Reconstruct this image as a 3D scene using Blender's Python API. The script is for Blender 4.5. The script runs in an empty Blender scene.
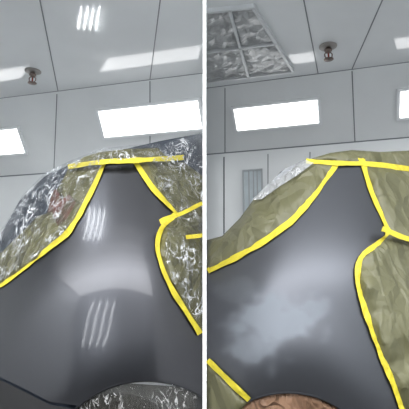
import bpy, bmesh, math, random
from mathutils import Vector, Matrix, noise, geometry
random.seed(4)
SC=bpy.context.scene; COL=SC.collection
SC.view_settings.view_transform='Standard'
F=450.0; CAM=Vector((0,0,1.0)); TH=math.atan((280-204.5)/F)
FW=Vector((0,math.cos(TH),math.sin(TH))); UP=Vector((0,-math.sin(TH),math.cos(TH))); RT=Vector((1,0,0))
ZC=2.9
def ray(px,py): return (FW+RT*((px-204.5)/F)+UP*((204.5-py)/F)).normalized()
def pt(px,py,Y):
    d=ray(px,py); return CAM+d*((Y-CAM.y)/d.y)
def hit(px,py,p0,n):
    d=ray(px,py); return CAM+d*((p0-CAM).dot(n)/d.dot(n))
def hitz(px,py,z=ZC): return hit(px,py,Vector((0,0,z)),Vector((0,0,1)))

# ---------------- materials
def srgb(r,g,b):
    f=lambda c:(c/255/12.92) if c/255<=0.04045 else ((c/255+0.055)/1.055)**2.4
    return (f(r),f(g),f(b),1)
def mat(name,col,rough=.5,metal=0,spec=.5,coat=0,coat_r=.03,emis=None,estr=0,nscale=0,namt=0,bump=0,bscale=30,ridge=0,rscale=7,rdist=.03,col2=None):
    m=bpy.data.materials.new(name); m.use_nodes=True; nt=m.node_tree; b=nt.nodes['Principled BSDF']; L=nt.links.new; N=nt.nodes.new
    b.inputs['Base Color'].default_value=col; b.inputs['Roughness'].default_value=rough; b.inputs['Metallic'].default_value=metal
    b.inputs['Specular IOR Level'].default_value=spec; b.inputs['Coat Weight'].default_value=coat; b.inputs['Coat Roughness'].default_value=coat_r
    if emis: b.inputs['Emission Color'].default_value=emis; b.inputs['Emission Strength'].default_value=estr
    tc=N('ShaderNodeTexCoord')
    if namt or col2:
        n=N('ShaderNodeTexNoise'); n.inputs['Scale'].default_value=nscale; n.inputs['Detail'].default_value=4
        L(tc.outputs['Object'],n.inputs['Vector'])
        mx=N('ShaderNodeMix'); mx.data_type='RGBA'
        mx.inputs[6].default_value=col; mx.inputs[7].default_value=col2 or tuple([c*(1-namt) for c in col[:3]]+[1])
        cr=N('ShaderNodeMapRange'); cr.inputs[1].default_value=.35; cr.inputs[2].default_value=.65
        L(n.outputs['Fac'],cr.inputs[0]); L(cr.outputs[0],mx.inputs[0]); L(mx.outputs[2],b.inputs['Base Color'])
    prev=None
    if ridge:
        for k,(s,dd) in enumerate(((rscale,rdist),(rscale*2.7,rdist*.3))):
            n=N('ShaderNodeTexVoronoi'); n.feature='F1'; n.distance='MANHATTAN'; n.inputs['Scale'].default_value=s
            mp=N('ShaderNodeMapping'); mp.inputs['Rotation'].default_value=(.3+k,.7+k*.8,.5); mp.inputs['Scale'].default_value=(1,1,.35 if k==0 else .7)
            L(tc.outputs['Object'],mp.inputs[0])
            nz=N('ShaderNodeTexNoise'); nz.inputs['Scale'].default_value=s*.6; L(mp.outputs[0],nz.inputs['Vector'])
            ad=N('ShaderNodeVectorMath'); ad.operation='MULTIPLY_ADD'; ad.inputs[1].default_value=(.12,.12,.12); L(nz.outputs['Color'],ad.inputs[0]); L(mp.outputs[0],ad.inputs[2])
            L(ad.outputs[0],n.inputs['Vector'])
            bp=N('ShaderNodeBump'); bp.inputs['Strength'].default_value=ridge; bp.inputs['Distance'].default_value=dd
            L(n.outputs['Distance'],bp.inputs['Height'])
            if prev: L(prev.outputs[0],bp.inputs['Normal'])
            prev=bp
    if bump:
        n=N('ShaderNodeTexNoise'); n.inputs['Scale'].default_value=bscale; n.inputs['Detail'].default_value=3
        L(tc.outputs['Object'],n.inputs['Vector'])
        bp=N('ShaderNodeBump'); bp.inputs['Strength'].default_value=bump; bp.inputs['Distance'].default_value=.01
        L(n.outputs['Fac'],bp.inputs['Height'])
        if prev: L(prev.outputs[0],bp.inputs['Normal'])
        prev=bp
    if prev: L(prev.outputs[0],b.inputs['Normal'])
    return m
M={}
M['ceil']=mat('booth_ceiling_white',srgb(228,231,233),rough=.07,spec=.5,nscale=.9,namt=.1)
M['wall']=mat('booth_wall_white',srgb(228,231,232),rough=.3,nscale=1.2,namt=.08)
M['wallup']=mat('booth_slope_white',srgb(230,233,234),rough=.18,nscale=1.2,namt=.08)
M['wallf']=mat('front_wall_dark',srgb(104,108,112),rough=.5,nscale=1.5,namt=.05)  # unseen front wall, darkened to deepen contrast in the panel reflections
M['part']=mat('partition_white',srgb(250,250,250),rough=.6,nscale=3,namt=.02)
M['floor']=mat('floor_grey',srgb(60,60,60),rough=.6,nscale=8,namt=.15)
M['seam']=mat('seam_grey',srgb(120,125,129),rough=.6)
M['seamd']=mat('seam_dark',srgb(85,90,94),rough=.6)
M['frame']=mat('light_frame',srgb(225,228,230),rough=.4)
M['diff']=mat('light_diffuser',srgb(250,250,250),rough=.3,emis=(1,1,1,1),estr=4)
M['tube']=mat('tube_glow',srgb(255,255,255),rough=.3,emis=(.95,.98,1,1),estr=36)
M['paintL']=mat('dark_grey_gloss_paint',srgb(67,68,72),rough=.33,metal=.95,coat=.42,coat_r=.07,spec=.5)
M['shell']=mat('blue_grey_body',srgb(54,60,70),rough=.3,metal=.3,coat=.4)
M['black']=mat('black_rubber',srgb(18,18,20),rough=.7)
M['rim']=mat('alloy',srgb(150,152,155),rough=.35,metal=.9)
M['taill']=mat('tail_lamp_red',srgb(100,50,34),rough=.4,coat=.1,nscale=20,col2=srgb(76,68,44),ridge=.6,rscale=9,rdist=.03)
M['paperL']=mat('olive_masking_paper',srgb(97,93,55),rough=.42,nscale=8,namt=.18,ridge=.9,rscale=6.5,rdist=.045)
M['paperR']=mat('green_masking_paper',srgb(97,96,69),rough=.46,nscale=4,namt=.12,ridge=.9,rscale=4.5,rdist=.05)
M['brown']=mat('brown_kraft_paper',srgb(140,108,84),rough=.5,nscale=9,namt=.2,ridge=.9,rscale=8,rdist=.05)
M['tape']=mat('yellow_tape',srgb(202,187,44),rough=.6,nscale=22,namt=.2,bump=.6,bscale=45)
M['chrome']=mat('sprinkler_metal',srgb(118,104,98),rough=.35,metal=.7)
M['red']=mat('sprinkler_red',srgb(140,50,35),rough=.3)
M['white']=mat('sprinkler_plate',srgb(150,146,142),rough=.4,metal=.3)
M['foil']=mat('foil_filter',srgb(186,188,189),rough=.36,metal=.45,nscale=7,namt=.25,ridge=.85,rscale=5,rdist=.045)
M['alu']=mat('aluminium_frame',srgb(205,208,210),rough=.4,metal=.1)
M['glass']=mat('pale_window_glass',srgb(205,215,219),rough=.15,nscale=6,namt=.15)
M['wframe']=mat('window_frame_grey',srgb(170,175,178),rough=.4)
def matt_paint():
    m=mat('matt_grey_paint',srgb(92,95,101),rough=.45,metal=.7,spec=.3)
    nt=m.node_tree;b=nt.nodes['Principled BSDF']; N=nt.nodes.new; L=nt.links.new
    a=N('ShaderNodeAttribute'); a.attribute_name='patch'
    tc=N('ShaderNodeTexCoord'); n=N('ShaderNodeTexNoise'); n.inputs['Scale'].default_value=16; n.inputs['Detail'].default_value=5; L(tc.outputs['Object'],n.inputs['Vector'])
    ad=N('ShaderNodeMath'); ad.operation='MULTIPLY_ADD'; ad.inputs[1].default_value=.6; L(n.outputs['Fac'],ad.inputs[0]); L(a.outputs['Fac'],ad.inputs[2])
    r=N('ShaderNodeMapRange'); r.inputs[1].default_value=.35; r.inputs[2].default_value=1.2; L(ad.outputs[0],r.inputs[0])
    mu=N('ShaderNodeMath'); mu.operation='MULTIPLY'; L(a.outputs['Fac'],mu.inputs[0]); L(r.outputs[0],mu.inputs[1])
    mx=N('ShaderNodeMix'); mx.data_type='RGBA'; mx.inputs[6].default_value=srgb(84,86,91); mx.inputs[7].default_value=srgb(112,117,124)
    L(mu.outputs[0],mx.inputs[0]); L(mx.outputs[2],b.inputs['Base Color'])
    mr=N('ShaderNodeMapRange'); mr.inputs[3].default_value=.38; mr.inputs[4].default_value=.58
    L(mu.outputs[0],mr.inputs[0]); L(mr.outputs[0],b.inputs['Roughness'])
    me=N('ShaderNodeMapRange'); me.inputs[3].default_value=.84; me.inputs[4].default_value=.42
    L(mu.outputs[0],me.inputs[0]); L(me.outputs[0],b.inputs['Metallic'])
    return m
M['paintR']=matt_paint()
def film(name,tint,base,line=.8,lo=.45,hi=.58,white=(.6,.62,.64,1)):
    m=bpy.data.materials.new(name); m.use_nodes=True; nt=m.node_tree; nt.nodes.clear()
    L=nt.links.new; N=nt.nodes.new
    o=N('ShaderNodeOutputMaterial'); t=N('ShaderNodeBsdfTransparent'); p=N('ShaderNodeBsdfPrincipled'); mx=N('ShaderNodeMixShader')
    t.inputs[0].default_value=(.93,.94,.95,1)
    p.inputs['Roughness'].default_value=.12; p.inputs['Specular IOR Level'].default_value=1
    tc=N('ShaderNodeTexCoord'); mp=N('ShaderNodeMapping'); mp.inputs['Scale'].default_value=(1.6,1,.8); mp.inputs['Rotation'].default_value=(0,.6,0)
    L(tc.outputs['Object'],mp.inputs[0])
    def glint_lines(sc,wd):
        n=N('ShaderNodeTexNoise'); n.inputs['Scale'].default_value=sc; n.inputs['Detail'].default_value=3; n.inputs['Distortion'].default_value=.8
        L(mp.outputs[0],n.inputs['Vector'])
        s=N('ShaderNodeMath'); s.operation='SUBTRACT'; s.inputs[1].default_value=.5; L(n.outputs['Fac'],s.inputs[0])
        a=N('ShaderNodeMath'); a.operation='ABSOLUTE'; L(s.outputs[0],a.inputs[0])
        r=N('ShaderNodeMapRange'); r.inputs[1].default_value=0; r.inputs[2].default_value=wd; r.inputs[3].default_value=1; r.inputs[4].default_value=0
        L(a.outputs[0],r.inputs[0]); return r,n
    r1,n1=glint_lines(10,.016); r2,n2=glint_lines(24,.028)
    mxm=N('ShaderNodeMath'); mxm.operation='MAXIMUM'; L(r1.outputs[0],mxm.inputs[0]); L(r2.outputs[0],mxm.inputs[1])
    n3=N('ShaderNodeTexNoise'); n3.inputs['Scale'].default_value=11; L(tc.outputs['Object'],n3.inputs['Vector'])
    r3=N('ShaderNodeMapRange'); r3.inputs[1].default_value=lo; r3.inputs[2].default_value=hi; L(n3.outputs['Fac'],r3.inputs[0])
    mul=N('ShaderNodeMath'); mul.operation='MULTIPLY'; L(mxm.outputs[0],mul.inputs[0]); L(r3.outputs[0],mul.inputs[1])
    ma=N('ShaderNodeMath'); ma.operation='MULTIPLY_ADD'; ma.inputs[1].default_value=line; ma.inputs[2].default_value=base; ma.use_clamp=True
    cm=N('ShaderNodeMix'); cm.data_type='RGBA'; cm.inputs[6].default_value=tint; cm.inputs[7].default_value=white  # shine along the creases is painted into the film colour as white lines
    L(mul.outputs[0],cm.inputs[0]); L(cm.outputs[2],p.inputs['Base Color'])
    L(mul.outputs[0],ma.inputs[0]); L(ma.outputs[0],mx.inputs[0])
    bp=N('ShaderNodeBump'); bp.inputs['Strength'].default_value=1; bp.inputs['Distance'].default_value=.03
    L(n2.outputs['Fac'],bp.inputs['Height']); L(bp.outputs[0],p.inputs['Normal'])
    L(t.outputs[0],mx.inputs[1]); L(p.outputs[0],mx.inputs[2]); L(mx.outputs[0],o.inputs[0])
    return m
M['film']=film('clear_plastic_film',srgb(84,88,92),.17,.85,lo=.42,hi=.56,white=(.66,.68,.7,1))
M['filmA']=film('arch_plastic_film',srgb(100,98,92),.3,.55,white=(.6,.6,.6,1))
M['filmR']=film('milky_plastic_film',srgb(190,193,198),.5,white=(.8,.8,.8,1))

# ---------------- helpers
def link(name,me,m,parent=None):
    o=bpy.data.objects.new(name,me); COL.objects.link(o)
    if m: me.materials.append(m)
    if parent: o.parent=parent
    return o
def meshobj(name,vs,fs,m,parent=None,smooth=False):
    me=bpy.data.meshes.new(name); me.from_pydata([tuple(v) for v in vs],[],fs); me.validate(); me.update()
    if smooth:
        for p in me.polygons: p.use_smooth=True
    return link(name,me,m,parent)
def fix(o):
    bm=bmesh.new(); bm.from_mesh(o.data); bmesh.ops.recalc_face_normals(bm,faces=bm.faces); bm.to_mesh(o.data); bm.free()
def tag(o,label,cat,group=None):
    o['label']=label; o['category']=cat
    if group: o['group']=group
def empty(name,label,cat,loc=(0,0,0),group=None):
    o=bpy.data.objects.new(name,None); COL.objects.link(o); o.location=loc; tag(o,label,cat,group); return o
def struct(o): o['kind']='structure'; return o
def obox(name,c,ax,ay,az,sx,sy,sz,m,parent=None,bev=0):
    vs=[];c=Vector(c)
    for i in (-1,1):
        for j in (-1,1):
            for k in (-1,1): vs.append(c+ax*sx*i+ay*sy*j+az*sz*k)
    fs=[(0,1,3,2),(4,6,7,5),(0,4,5,1),(2,3,7,6),(0,2,6,4),(1,5,7,3)]
    if parent: vs=[v-parent.location for v in vs]
    o=meshobj(name,vs,fs,m,parent); fix(o)
    return o
def strip(name,a,b,n,w,m,parent,t=.002):
    a=Vector(a);b=Vector(b);d=(b-a).normalized();s=d.cross(n).normalized()
    return obox(name,(a+b)/2+n*t*.5,d,s,n,(b-a).length/2,w/2,t/2,m,parent)
def lathe(name,prof,c,axis,m,parent,seg=24):
    axis=Vector(axis).normalized(); u=axis.orthogonal().normalized(); v=axis.cross(u); c=Vector(c)
    vs=[];fs=[]
    for r,h in prof:
        for k in range(seg):
            a=2*math.pi*k/seg; vs.append(c+axis*h+u*math.cos(a)*r+v*math.sin(a)*r)
    n=len(prof)
    for i in range(n-1):
        for k in range(seg):
            k2=(k+1)%seg; fs.append((i*seg+k,i*seg+k2,(i+1)*seg+k2,(i+1)*seg+k))
    fs.append(tuple(range(seg))); fs.append(tuple((n-1)*seg+k for k in range(seg)))
    if parent: vs=[p-parent.location for p in vs]
    o=meshobj(name,vs,fs,m,parent,True); fix(o); return o
def catmull(ps,step=3.0):
    out=[];n=len(ps)
    for i in range(n-1):
        p=[ps[max(i-1,0)],ps[i],ps[i+1],ps[min(i+2,n-1)]]
        L=math.hypot(p[2][0]-p[1][0],p[2][1]-p[1][1]); k=max(1,int(L/step))
        for j in range(k):
            t=j/k
            out.append(tuple(.5*(2*p[1][a]+(p[2][a]-p[0][a])*t+(2*p[0][a]-5*p[1][a]+4*p[2][a]-p[3][a])*t*t+(3*p[1][a]-p[0][a]-3*p[2][a]+p[3][a])*t**3) for a in (0,1)))
    out.append(tuple(ps[-1]))
    return out
def linear(ps,step):
    out=[];n=len(ps)
    for i in range(n):
        a=ps[i];b=ps[(i+1)%n];L=math.hypot(b[0]-a[0],b[1]-a[1]);k=max(1,int(L/step))
        for j in range(k): out.append((a[0]+(b[0]-a[0])*j/k,a[1]+(b[1]-a[1])*j/k))
    return out
def inside(p,poly):
    x,y=p;r=False;n=len(poly)
    for i in range(n):
        x1,y1=poly[i];x2,y2=poly[(i+1)%n]
        if (y1>y)!=(y2>y) and x<(x2-x1)*(y-y1)/(y2-y1)+x1: r=not r
    return r
def dpoly(p,poly):
    best=1e9;n=len(poly);x,y=p
    for i in range(n):
        ax,ay=poly[i];bx,by=poly[(i+1)%n];dx=bx-ax;dy=by-ay;L=dx*dx+dy*dy
        t=0 if L==0 else max(0,min(1,((x-ax)*dx+(y-ay)*dy)/L))
        best=min(best,math.hypot(x-ax-t*dx,y-ay-t*dy))
    return best
def tri(t): t=t%1.0; return abs(2*t-1)
def fold(x,y,seed,sc=1):
    rr=random.Random(seed); h=0; tot=0
    wx=noise.noise(Vector((x*.018,y*.018,seed)))*26; wy=noise.noise(Vector((x*.018+9,y*.018,seed)))*26
    for k in range(5):
        a=rr.uniform(0,math.pi); L=rr.uniform(26,70)/sc; ph=rr.random()
        am=L/50*max(0,.4+1.3*noise.noise(Vector((x*.02+k*5,y*.02,seed*2+k))))
        h+=am*(tri(((x+wx)*math.cos(a)+(y+wy)*math.sin(a))/L+ph)); tot+=.6
    return h/tot
def sheet(name,poly,dep,off,m,parent=None,step=4,crumple=0,seed=0,normals=False,attr=None,fade=14,thick=0,back=0,fscale=1,smooth=True):
    B=linear(poly,step)
    xs=[p[0] for p in B];ys=[p[1] for p in B]
    pts=list(B);y=min(ys)+step*.5;row=0
    while y<max(ys):
        x=min(xs)+(step*.5 if row%2 else 0)
        while x<max(xs):
            if inside((x,y),B) and dpoly((x,y),B)>step*.55: pts.append((x,y))
            x+=step
        y+=step*.87;row+=1
    n=len(B)
    r=geometry.delaunay_2d_cdt([Vector(p) for p in pts],[(i,(i+1)%n) for i in range(n)],[],1,1e-4)
    V=[(v.x,v.y) for v in r[0]]
    vs=[]
    for p in V:
        h=0
        if crumple: h=crumple*min(1,dpoly(p,poly)/fade)*fold(p[0],p[1],seed,fscale)
        vs.append(pt(p[0],p[1],dep(*p)-off-h))
    out=[]
    for f in r[2]:
        f=tuple(f); a,b,c=[vs[i] for i in f[:3]]
        out.append(f if (b-a).cross(c-a).dot(CAM-a)>0 else tuple(reversed(f)))
    fs=out
    if back:
        cnt={}
        for f in fs:
            for i in range(len(f)):
                e=(f[i],f[(i+1)%len(f)]); cnt[tuple(sorted(e))]=cnt.get(tuple(sorted(e)),[])+[e]
        mp={}
        for k,v in cnt.items():
            if len(v)==1:
                a,b=v[0]
                for i in (a,b):
                    if i not in mp: mp[i]=len(vs); vs.append(vs[i]+Vector((0,back,0)))
                fs.append((b,a,mp[a],mp[b]))
    if parent: vs=[v-parent.location for v in vs]
    o=meshobj(name,vs,fs,m,parent,smooth)
    if normals:
        o.data.normals_split_custom_set_from_vertices([tuple(normal(p[0],p[1],dep)) for p in V])
    if attr:
        at=o.data.attributes.new('patch','FLOAT','POINT')
        for i,p in enumerate(V): at.data[i].value=attr(*p)
    if thick:
        s=o.modifiers.new('s','SOLIDIFY'); s.thickness=thick; s.offset=-1
    return o
def normal(x,y,dep,e=1.5):
    a=pt(x+e,y,dep(x+e,y))-pt(x-e,y,dep(x-e,y)); b=pt(x,y+e,dep(x,y+e))-pt(x,y-e,dep(x,y-e))
    n=a.cross(b).normalized()
    return n if n.dot(CAM-pt(x,y,dep(x,y)))>0 else -n
def ribbon(name,ps,w,dep,off,m,seed=0,label='',group=None):
    c=catmull(ps,5);vs=[];fs=[];K=2
    for i,p in enumerate(c):
        a=c[max(i-1,0)];b=c[min(i+1,len(c)-1)];dx=b[0]-a[0];dy=b[1]-a[1];L=math.hypot(dx,dy) or 1
        nx,ny=-dy/L,dx/L; ww=w*(1+.4*noise.noise(Vector((i*.35,seed*3.1,0)))); sh=.9*noise.noise(Vector((i*.3,seed*1.7,4)))
        for k in range(K+1):
            s=(k/K-.5)*ww+sh; x=p[0]+nx*s;y=p[1]+ny*s
            vs.append(pt(x,y,dep(x,y)-off-.0035*noise.noise(Vector((x*.25,y*.25,seed)))))
    for i in range(len(c)-1):
        for k in range(K): j=i*(K+1)+k; fs.append((j,j+1,j+K+2,j+K+1))
    o=meshobj(name,vs,fs,m,None,False)
    s=o.modifiers.new('s','SOLIDIFY'); s.thickness=.0008; s.offset=0
    if label: tag(o,label,'tape',group)
    return o

# ---------------- room plan
LA=hitz(2,98); LB=hitz(203,73); RA=hitz(207,88); RB=hitz(408,62)
def ext(A,B,x): t=(x-A.x)/(B.x-A.x); return A+(B-A)*t
L0=ext(LA,LB,-3.6); L1=ext(LA,LB,-.0045); R0=ext(RA,RB,.0045); R1=ext(RA,RB,3.6)
YB=-2.6
def low(P,dy,dz): return P+Vector((0,dy,-dz))
Lb0,Lb1=low(L0,.52,.72),low(L1,.52,.72); Rb0,Rb1=low(R0,.5,.55),low(R1,.5,.55)
ceil=struct(meshobj('ceiling',[Vector((-3.6,YB,ZC)),Vector((3.6,YB,ZC)),R1,R0,L1,L0],[(0,1,2,3,4,5)],M['ceil']))
struct(meshobj('floor',[Vector((-3.6,YB,0)),Vector((3.6,YB,0)),Vector((3.6,6.6,0)),Vector((-3.6,6.6,0))],[(0,1,2,3)],M['floor']))
wuL=struct(meshobj('wall_upper_left',[L0,L1,Lb1,Lb0],[(0,1,2,3)],M['wallup']))
wuR=struct(meshobj('wall_upper_right',[R0,R1,Rb1,Rb0],[(0,1,2,3)],M['wallup']))
def g(P): return Vector((P.x,P.y,0))
wL=struct(meshobj('wall_back_left',[Lb0,Lb1,g(Lb1),g(Lb0)],[(0,1,2,3)],M['wall']))
wR=struct(meshobj('wall_back_right',[Rb0,Rb1,g(Rb1),g(Rb0)],[(0,1,2,3)],M['wall']))
def sidewall(name,x,E,Eb):
    return struct(meshobj(name,[Vector((x,YB,0)),Vector((x,YB,ZC)),E,Eb,g(Eb)],[(0,1,2,3,4)],M['wall']))
sidewall('wall_left',-3.6,L0,Lb0); sidewall('wall_right',3.6,R1,Rb1)
struct(meshobj('wall_front',[Vector((-3.6,YB,0)),Vector((3.6,YB,0)),Vector((3.6,YB,ZC)),Vector((-3.6,YB,ZC))],[(0,1,2,3)],M['wallf']))
YP=1.12; yend=4.1
prof=[(YP,.001),(yend,.001),(yend,ZC-.001),(2.95,ZC-.001),(YP,1.84)]
pv=[Vector((s*.0043,y,z)) for s in (-1,1) for y,z in prof]
wm=struct(meshobj('wall_middle',pv,[(0,1,2,3,4),(9,8,7,6,5)]+[(i,(i+1)%5,(i+1)%5+5,i+5) for i in range(5)],M['part'])); fix(wm)
DN=Vector((0,0,-1))
def cseam(a,b,w=.009,m='seam'): strip('panel_seam',hitz(*a),hitz(*b),DN,w,M[m],ceil)
for a,b in [((28,-60),(58,91)),((168,-60),(150,79)),((400,-40),(352,69)),((296,-40),(318,73))]: cseam(a,b)
def plane_of(A,B,C): n=(B-A).cross(C-A).normalized(); return (A,n if n.dot(CAM-A)>0 else -n)
pUL=plane_of(L0,L1,Lb0); pUR=plane_of(R0,R1,Rb0); pWL=plane_of(Lb0,Lb1,g(Lb0)); pWR=plane_of(Rb0,Rb1,g(Rb0))
def seam(par,pl,a,b,w=.010,m='seam'):
    strip('panel_seam',hit(*a,*pl),hit(*b,*pl),pl[1],w,M[m],par)
strip('corner_trim',L0,L1,(pUL[1]+DN).normalized(),.022,M['seam'],wuL); strip('corner_trim',R0,R1,(pUR[1]+DN).normalized(),.022,M['seam'],wuR)
strip('corner_trim',Lb0,Lb1,pUL[1],.02,M['seam'],wL); strip('corner_trim',Rb0,Rb1,pUR[1],.02,M['seam'],wR)
seam(wuL,pUL,(57,94),(54,169)); seam(wuL,pUL,(150,81),(150,155))
seam(wuR,pUR,(352,71),(355,143)); seam(wuR,pUR,(225,88),(225,154))
seam(wL,pWL,(54,172),(56,260)); seam(wR,pWR,(224,157),(224,290),.014,'seamd'); seam(wR,pWR,(268,154),(268,290)); seam(wR,pWR,(310,152),(310,290))

# ---------------- lights
def fixture(pl,edge,px0,px1,pyc0,pyc1,hh,label,group='angled booth lights'):
    A=hit(px0,pyc0,*pl);B=hit(px1,pyc1,*pl);d=edge.normalized();n=pl[1];u=n.cross(d).normalized()
    if u.z<0:u=-u
    c=(A+B)/2; L=(B-A).length/2
    e=empty('ceiling_light',label,'light',c+n*.004,group); t=.03
    for s in (-1,1):
        obox('frame_rail',c+u*s*(hh+t/2)+n*.012,d,u,n,L+t,t/2,.012,M['frame'],e)
        obox('frame_end',c+d*s*(L+t/2)+n*.012,d,u,n,t/2,hh,.012,M['frame'],e)
    obox('diffuser',c+n*.018,d,u,n,L,hh,.01,M['diff'],e)
    return e
eL=L1-L0; eR=R1-R0
fixture(pUL,eL,103,200,125,113,.135,'long rectangular light above the plastic-draped car, touching the divider')
fixture(pUL,eL,-70,21,151,138,.135,'rectangular light cut off by the left frame edge')
fixture(pUR,eR,236,318,119,111,.115,'complete rectangular light over the green paper masked car')
fixture(pUR,eR,400,500,103,95,.125,'rectangular light cut off by the right frame edge')
def alight(name,loc,size,size_y,power,target):
    l=bpy.data.lights.new(name,'AREA'); l.shape='RECTANGLE'; l.size=size; l.size_y=size_y; l.energy=power; l.color=(.985,.99,1)
    o=bpy.data.objects.new(name,l); COL.objects.link(o); o.location=loc
    o.rotation_euler=(Vector(target)-Vector(loc)).to_track_quat('-Z','Y').to_euler(); return o
for sx in (-1,1):
    for k,y1 in enumerate((-.5,0,.4,.8,1.2,1.6)):
        sy=y1+2.5; yc=(y1-2.5)/2
        alight('fill_light',(sx*1.76,yc,2.88-.004*k),3.5,sy,46,(sx*1.76,yc,0))  # added soft fill, not a booth fixture; overlapped for a graded edge

# ---------------- sprinklers
def sprinkler(px,py,label,sc=1):
    c=hitz(px,py); e=empty('sprinkler_head',label,'sprinkler',c,'fire sprinkler heads')
    z=Vector((0,0,-1))
    lathe('escutcheon',[(.0,.0),(.066*sc,.001),(.066*sc,.008),(.045*sc,.016),(.02*sc,.018)],c,z,M['white'],e)
    lathe('body',[(.02*sc,.012),(.02*sc,.03),(.028*sc,.032),(.028*sc,.045),(.016*sc,.05),(.016*sc,.062)],c,z,M['chrome'],e)
    for s in (-1,1):
        K=8; path=[Vector((s*.016*sc,0,-.056)),Vector((s*.028*sc,0,-.072)),Vector((s*.026*sc,0,-.095)),Vector((s*.006*sc,0,-.115))]
        pv=[];fs=[]
        for p in path:
            for k in range(K):
                t=2*math.pi*k/K; pv.append(p+Vector((math.cos(t)*.005*sc,math.sin(t)*.005*sc,0)))
        for i in range(len(path)-1):
            for k in range(K): fs.append((i*K+k,i*K+(k+1)%K,(i+1)*K+(k+1)%K,(i+1)*K+k))
        o=meshobj('yoke_arm',pv,fs,M['chrome'],e,True); fix(o)
    lathe('glass_bulb',[(.003,.06),(.007,.068),(.007,.1),(.003,.108)],c,z,M['red'],e,12)
    lathe('deflector',[(.0,.113),(.036*sc,.116),(.036*sc,.12),(.0,.122)],c,z,M['chrome'],e)
sprinkler(33,71,'brown pendant sprinkler hanging from the plain ceiling, above the small left light',1.1)
sprinkler(328,46,'pendant sprinkler hanging to the right of the foil filter grid',1.1)

# ---------------- filter grid
cg=hitz(245,45)
fg=empty('ceiling_filter','square grid of crumpled foil filters set in the ceiling','filter',cg)
a_=hitz(253,4); b_=hitz(293,69)
Q=[Vector((.012,a_.y+.06,ZC)),a_,b_,Vector((.012,hitz(207.5,80).y,ZC))]
def qp(u,v):
    a=Q[0].lerp(Q[1],u); b=Q[3].lerp(Q[2],u); return a.lerp(b,v)
NU,NV=2,2
for i in range(NU):
    for j in range(NV):
        vs=[];fs=[];G=24
        for a in range(G+1):
            for b in range(G+1):
                p=qp((i+a/G)/NU,(j+b/G)/NV); ed=min(a,b,G-a,G-b)
                h=.018*(1-abs(noise.noise(p*7+Vector((0,0,i+j*2))))*2.2)+.010*abs(math.sin(b*math.pi/8)*math.sin(a*math.pi/8+.2)) if ed>0 else 0
                vs.append(p+Vector((0,0,-.006-max(0,h)))-cg)
        for a in range(G):
            for b in range(G): k=a*(G+1)+b; fs.append((k,k+1,k+G+2,k+G+1))
        meshobj('filter_panel',vs,fs,M['foil'],fg,True)
for i in range(NU+1): strip('frame_bar',qp(i/NU,0),qp(i/NU,1),DN,.020,M['alu'],fg,.035)
for j in range(NV+1): strip('frame_bar',qp(0,j/NV),qp(1,j/NV),DN,.020,M['alu'],fg,.035)

# ---------------- window in right wall
def window():
    A=hit(243.5,171,*pWR);B=hit(263,219,*pWR); d=eR.normalized(); n=pWR[1]; u=Vector((0,0,1)); c=(A+B)/2
    w=abs((B-A).dot(d))/2; h=abs((B-A).z)/2
    o=struct(obox('window_1',c+n*.004,d,u,n,w,h,.004,M['glass']))
    for s in (-1,1):
        obox('window_frame',c+d*s*w+n*.01,d,u,n,.008,h+.008,.01,M['wframe'],o); obox('window_frame',c+u*s*h+n*.01,d,u,n,w,.008,.01,M['wframe'],o)
    for k in (-.4,.1,.5): obox('window_bar',c+d*w*k+n*.012,d,u,n,.006,h*.97,.004,M['wframe'],o)
window()

# ---------------- cars
def sp(x,s): return s*math.log(1+math.exp(min(60,x/s)))
def mk(cx,sx,sy0,wc,R,am,sg,cv):
    def dep(x,y):
        ys=sy0+((x-sx)/100)**2*cv
        d=1.43+.0034*sp(ys-y,20)+.07*((x-cx)/100)**2
        r=math.hypot(x-wc[0],y-wc[1])
        d-=am*math.exp(-((r-R)/sg)**2)
        return d
    return dep
WL=(147,485);WR=(288,486);RR=94
DL=mk(100,128,252,WL,110,.038,64,50); DR=mk(300,320,254,WR,118,.048,58,48)
def arc(c,r,a0,a1,n=30): return [(c[0]+r*math.cos(math.radians(a0+(a1-a0)*i/n)),c[1]-r*math.sin(math.radians(a0+(a1-a0)*i/n))) for i in range(n+1)]
XL=202.6
aL=math.degrees(math.acos((XL-WL[0])/105))
PL=[(101,166),(139,161),(153,186),(174,212),(164,225),(158,250),(168,280),(185,308),(XL,334)]+arc(WL,105,aL,131,24)+[(50,402),(25,389),(-10,372),(-70,345),(-70,318),(-10,294),(2,285),(40,257),(66,235),(84,205)]
shellL=[(-75,300),(-60,270),(-20,250),(2,232),(20,200),(45,176),(80,160),(120,150),(160,141),(XL,133)]+arc(WL,105.5,aL,180,30)+[(42,515),(-75,515)]
carL=empty('car','glossy dark grey car rear quarter with tube light reflections, masked under clear plastic','car',(-.45,1.6,0))
sheet('body_shell',shellL,DL,-.014,M['shell'],carL,step=8,back=.55)
sheet('quarter_panel',PL,DL,0,M['paintL'],carL,step=3,normals=True)['label']='glossy dark grey quarter panel'
bump=[(-75,350),(-10,375),(25,392),(50,405),(74,409),(44,470),(42,512),(-75,512)]
sheet('bumper',bump,DL,.002,M['black'],carL,step=6)
sheet('tail_light',[(47,214),(53,190),(70,187),(82,199),(68,228),(56,233)],DL,.001,M['taill'],carL,step=4)['label']='brown-red tail light under the plastic'
def wheel(X,Y,car):
    c=Vector((X,Y,.29)); ax=Vector((0,1,0))
    w=lathe('wheel',[(.18,0),(.25,-.02),(.285,0),(.29,.05),(.29,.17),(.28,.21),(.18,.22)],c,ax,M['black'],car,48)
    lathe('rim',[(.02,-.01),(.06,-.01),(.16,.02),(.185,-.012),(.19,.0),(.18,.1)],c-car.location,ax,M['rim'],w,40)
wheel(-.33,1.62,carL)
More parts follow.
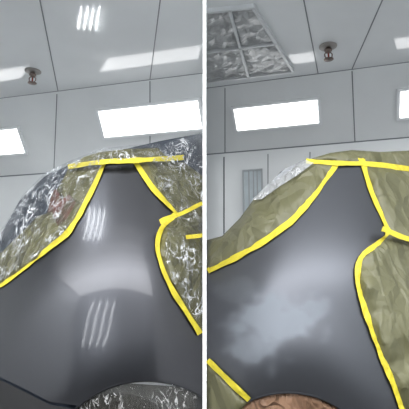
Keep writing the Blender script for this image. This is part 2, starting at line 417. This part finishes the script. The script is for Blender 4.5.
def lip(wc,r,a0,a1,dep,car,m):
    c=arc(wc,r,a0,a1,50);vs=[];fs=[]
    for p in c:
        for dy,dr in ((-.003,0),(-.004,1.6),(.0,2.2),(.04,2.6)):
            k=(r-dr)/r; x=wc[0]+(p[0]-wc[0])*k;y=wc[1]+(p[1]-wc[1])*k
            vs.append(pt(x,y,dep(*p)+dy)-car.location)
    for i in range(len(c)-1):
        for k in range(3): fs.append((i*4+k,i*4+k+1,i*4+k+5,i*4+k+4))
    meshobj('wheel_arch_lip',vs,fs,m,car,True)
lip(WL,105.5,aL,178,DL,carL,M['paintL'])

G1='olive masking paper pieces'
o=sheet('masking_paper',[(70,166),(103,167),(85,205),(67,235),(40,258),(2,286),(-60,318),(-60,290),(2,252),(18,236),(38,216),(52,212),(58,226),(66,220),(76,202),(69,194),(62,199),(57,190)],DL,.003,M['paperL'],None,3,.03,1,thick=.0006,fade=6,fscale=1.1)
tag(o,'olive paper strip left of the glossy panel, under wrinkled clear plastic','masking paper',G1)
o=sheet('masking_paper',[(71,165),(84,157),(100,152),(128,149),(158,148),(166,156),(164,160),(137,163),(103,165)],DL,.003,M['paperL'],None,3,.02,2,fade=6,thick=.0006)
tag(o,'narrow olive paper flap above the tape at the top of the plastic-draped car','masking paper',G1)
o=sheet('masking_paper',[(138,163),(165,161),(184,162),(XL,176),(XL,333),(186,308),(169,280),(159,250),(164,226),(175,213),(154,188)],DL,.003,M['paperL'],None,3,.036,3,thick=.0006,fscale=1.3,fade=6)
tag(o,'olive paper between the glossy panel and the white divider','masking paper',G1)
GP='clear plastic sheets on the glossy car'
o=sheet('plastic_sheet',[(-70,285),(-20,246),(4,226),(22,196),(44,173),(72,160),(100,149),(130,145),(160,144),(163,150),(150,158),(103,163),(84,200),(65,231),(38,254),(0,281),(-70,310)],DL,.036,M['film'],None,3,.028,5,fade=5,fscale=1.9)
tag(o,'wrinkled clear plastic sheet over the left side of the glossy car','plastic sheet',GP)
o=sheet('plastic_sheet',[(165,144),(185,137),(XL,131),(XL,330),(186,303),(170,276),(164,250),(169,226),(179,214),(159,188),(148,166)],DL,.04,M['film'],None,3,.028,6,fade=5,fscale=2)
tag(o,'wrinkled clear plastic sheet beside the white divider','plastic sheet',GP)
o=sheet('plastic_sheet',arc(WL,103.5,aL+3,172,36)+[(50,510),(XL-2,510)],DL,-.012,M['filmA'],None,3,.02,7,fade=4,fscale=2)
tag(o,'crumpled clear plastic filling the wheel arch of the glossy car','plastic sheet',GP)
GT='yellow masking tape strips on the glossy car'
T='masking_tape'
ribbon(T,[(68,167),(100,162),(140,160),(184,157)],4.8,DL,.038,M['tape'],1,'long level yellow tape strip across the top of the glossy car',GT)
ribbon(T,[(105,162),(85,203),(66,234),(38,256),(0,284),(-50,308)],5,DL,.008,M['tape'],2,'yellow tape strip curving down the left edge of the glossy panel',GT)
ribbon(T,[(133,157),(147,180),(162,198),(185,219)],5.2,DL,.008,M['tape'],3,'short slanting yellow tape strip on upper right edge of the glossy panel',GT)
ribbon(T,[(160,222),(182,213),(XL-.3,203)],4.8,DL,.068,M['tape'],4,'short yellow tape strip rising to the white divider from the glossy panel corner',GT)
ribbon(T,[(176,214),(162,229),(158,251),(168,282),(185,310),(XL-2.5,334)],5,DL,.010,M['tape'],5,'long yellow tape strip curving down right edge of the glossy panel',GT)
ribbon(T,[(186,237),(XL-.3,235)],4,DL,.068,M['tape'],6,'tiny yellow tape piece on the olive paper beside the divider',GT)

# ---- right car
XR=207
PR=[(XR,268),(250,247),(290,220),(318,188),(334,168),(364,162),(373,195),(388,231),(378,242),(361,257),(358,280),(366,312),(380,352),(394,385),(404,412),(402,480)]
PR+= [(390,484)]+arc(WR,RR,5,116,30)+[(226,380),(XR,361)]
def patch(x,y):
    v=0
    for cx,cy,rx,ry,s in [(238,292,26,18,.5),(274,320,52,28,.95),(256,346,36,24,.8),(306,310,26,20,.8)]:
        q=math.hypot((x-cx)/rx,(y-cy)/ry); q+=.5*noise.noise(Vector((x*.035,y*.05,3)))+.3*noise.noise(Vector((x*.09,y*.11,8)))
        t=max(0,min(1,(1.35-q)/.95)); v=max(v,s*t*t*(3-2*t))
    return v
carR=empty('car','dull sanded grey car rear quarter with pale patches, masked with green paper','car',(.45,1.6,0))
shellR=[(XR,262),(222,243),(243,222),(262,196),(280,172),(300,162),(330,157),(370,156),(420,160),(470,168),(470,515),(383,515)]+arc(WR,RR+.5,0,146,36)
sheet('body_shell',shellR,DR,-.014,M['shell'],carR,step=8,back=.55)
sheet('quarter_panel',PR,DR,0,M['paintR'],carR,step=3,normals=True,attr=patch)['label']='dull sanded grey quarter panel with pale patches'
wheel(.33,1.62,carR)
lip(WR,RR+.5,0,146,DR,carR,M['paintR'])
G2='green masking paper pieces'
o=sheet('masking_paper',[(XR,240),(222,236),(240,218),(256,196),(275,181),(300,163),(320,159),(336,161),(334,169),(318,190),(290,222),(250,249),(XR,271)],DR,.003,M['paperR'],None,3,.055,11,thick=.0006,fade=8,fscale=.9)
tag(o,'large green paper sheet left of the patchy matt panel','masking paper',G2)
o=sheet('masking_paper',[(310,159),(330,153),(352,150),(380,152),(420,150),(470,155),(470,172),(408,167),(365,163),(336,161)],DR,.003,M['paperR'],None,3,.025,12,fade=8,thick=.0006)
tag(o,'green paper edge standing up above the tape on the matt car','masking paper',G2)
o=sheet('masking_paper',[(364,164),(408,168),(470,174),(470,500),(412,500),(404,412),(394,385),(380,352),(366,312),(358,282),(361,258),(379,243),(389,231),(374,195)],DR,.003,M['paperR'],None,3,.06,13,thick=.0006,fade=8,fscale=.9)
tag(o,'green paper sheet right of the patchy matt panel','masking paper',G2)
o=sheet('masking_paper',[(XR,363),(226,381),(247,403),(225,430),(213,470),(XR,480)],DR,.003,M['paperR'],None,4,.02,14,fade=6,thick=.0006)
tag(o,'green paper piece in lower corner below the short tape','masking paper',G2)
o=sheet('masking_paper',arc(WR,RR-1.5,0,138,40)+[(219,430),(219,515),(380,515)],DR,-.012,M['brown'],None,3,.022,15,thick=.0006,fscale=2,fade=4)
tag(o,'crumpled brown paper filling the wheel arch of the matt car','masking paper')
o=sheet('plastic_sheet',[(252,200),(268,184),(286,168),(306,160),(314,163),(296,176),(280,186),(262,199)],DR,.034,M['filmR'],None,3,.015,16,fade=5)
tag(o,'small milky plastic sheet edge on top of the green paper sheet','plastic sheet')
GR='yellow masking tape strips on the matt car'
ribbon(T,[(306,161),(335,163),(370,164),(408,169),(450,174)],4.8,DR,.014,M['tape'],7,'long level yellow tape strip across the top of the matt car',GR)
ribbon(T,[(337,162),(318,190),(290,222),(250,249),(XR+.8,271)],5.8,DR,.008,M['tape'],8,'yellow tape strip curving down the left edge of the matt panel',GR)
ribbon(T,[(361,157),(374,196),(389,231),(379,243),(361,258),(358,282),(366,312),(380,352),(394,385),(406,418)],5.8,DR,.008,M['tape'],9,'long yellow tape strip down the whole right edge of the matt panel',GR)
ribbon(T,[(382,229),(412,240),(440,244)],5,DR,.07,M['tape'],11,'short yellow tape strip leaving the right corner of the matt panel',GR)
ribbon(T,[(XR+.8,360),(226,379),(249,400)],5.6,DR,.008,M['tape'],12,'short yellow tape strip in the lower corner near the brown paper',GR)

# ---------------- tube fixtures mirrored by the gloss panel and ceiling
def refl(px,py,dep,plane=None):
    p=pt(px,py,dep(px,py)); n=normal(px,py,dep); d=ray(px,py); r=d-2*d.dot(n)*n
    ts={}
    if r.y<0: ts['front']=(YB+.06-p.y)/r.y
    if r.z>0: ts['ceil']=(ZC-.07-p.z)/r.z
    if r.z<0: ts['floor']=(0-p.z)/r.z
    if abs(r.x)>1e-6: ts['side']=((3.5 if r.x>0 else -3.5)-p.x)/r.x
    if plane is None: plane=min(ts,key=ts.get)
    return (p+r*ts[plane] if plane in ts else None),plane
def tube(a,b,r,parent):
    lathe('tube',[(r*.7,0),(r,.01),(r,(b-a).length-.01),(r*.7,(b-a).length)],a,(b-a),M['tube'],parent,10)
def tubes(streaks,dep,label,r,maxlen=2.6):
    segs=[]
    c=streaks[len(streaks)//2]
    mid,pl=refl((c[0]+c[2])/2,(c[1]+c[3])/2,dep)
    for x0,y0,x1,y1 in streaks:
        m0,_=refl((x0+x1)/2,(y0+y1)/2,dep,pl)
        ends=[]
        for ex,ey in ((x0,y0),(x1,y1)):
            best=m0
            for k in range(1,21):
                t=k/20; h,_=refl((x0+x1)/2*(1-t)+ex*t,(y0+y1)/2*(1-t)+ey*t,dep,pl)
                if h is None or abs(h.x)>3.4 or h.y<YB+.05 or h.y>2.6 or h.z<.1 or h.z>2.85 or (h-m0).length>maxlen/2: break
                best=h
            ends.append(best)
        if (ends[0]-ends[1]).length>.05: segs.append(tuple(ends))
    C=sum((a+b for a,b in segs),Vector())/(2*len(segs))
    e=empty('tube_light',label,'light',C,'tube lights behind the camera')
    for a,b in segs: tube(a,b,r,e)
    nn={'front':Vector((0,-1,0)),'ceil':Vector((0,0,1)),'floor':Vector((0,0,-1)),'side':Vector((1 if C.x>0 else -1,0,0))}[pl]
    for k in (0,1): strip('end_holder',segs[0][k],segs[-1][k],nn,.05,M['frame'],e,.0595 if pl=='front' else .0695)
tubes([(86+5*i+4,208,86+5*i-3,240) for i in range(4)],DL,'four tube ceiling light above the glossy car',.015)
tubes([(86+7*i+8,302,86+7*i-4,346) for i in range(4)],DL,'four tube light facing the glossy car',.02)
segs=[]
for i in range(4):
    q=[]
    for x,y in ((82+6*i+2,9),(82+6*i-2,32)):
        P=hitz(x,y); d=ray(x,y); d=Vector((d.x,d.y,-d.z)); t=(pWL[0]-P).dot(pWL[1])/d.dot(pWL[1]); q.append(P+d*t+pWL[1]*.05)
    segs.append(q)
C=sum((a+b for a,b in segs),Vector())/8
e=empty('tube_light','upright four tube light on the back wall behind the glossy car','light',C)
for a,b in segs: tube(a,b,.006,e)
for k in (0,1): strip('end_holder',segs[0][k],segs[-1][k],-pWL[1],.05,M['frame'],e,.045)

cam=bpy.data.cameras.new('camera'); co=bpy.data.objects.new('camera',cam); COL.objects.link(co)
cam.sensor_width=36; cam.lens=F*36/409; co.location=CAM; co.rotation_euler=(math.pi/2+TH,0,0); cam.clip_start=.05
SC.camera=co
w=bpy.data.worlds.new('w'); SC.world=w; w.use_nodes=True; w.node_tree.nodes['Background'].inputs[0].default_value=(.7,.75,.8,1); w.node_tree.nodes['Background'].inputs[1].default_value=.3
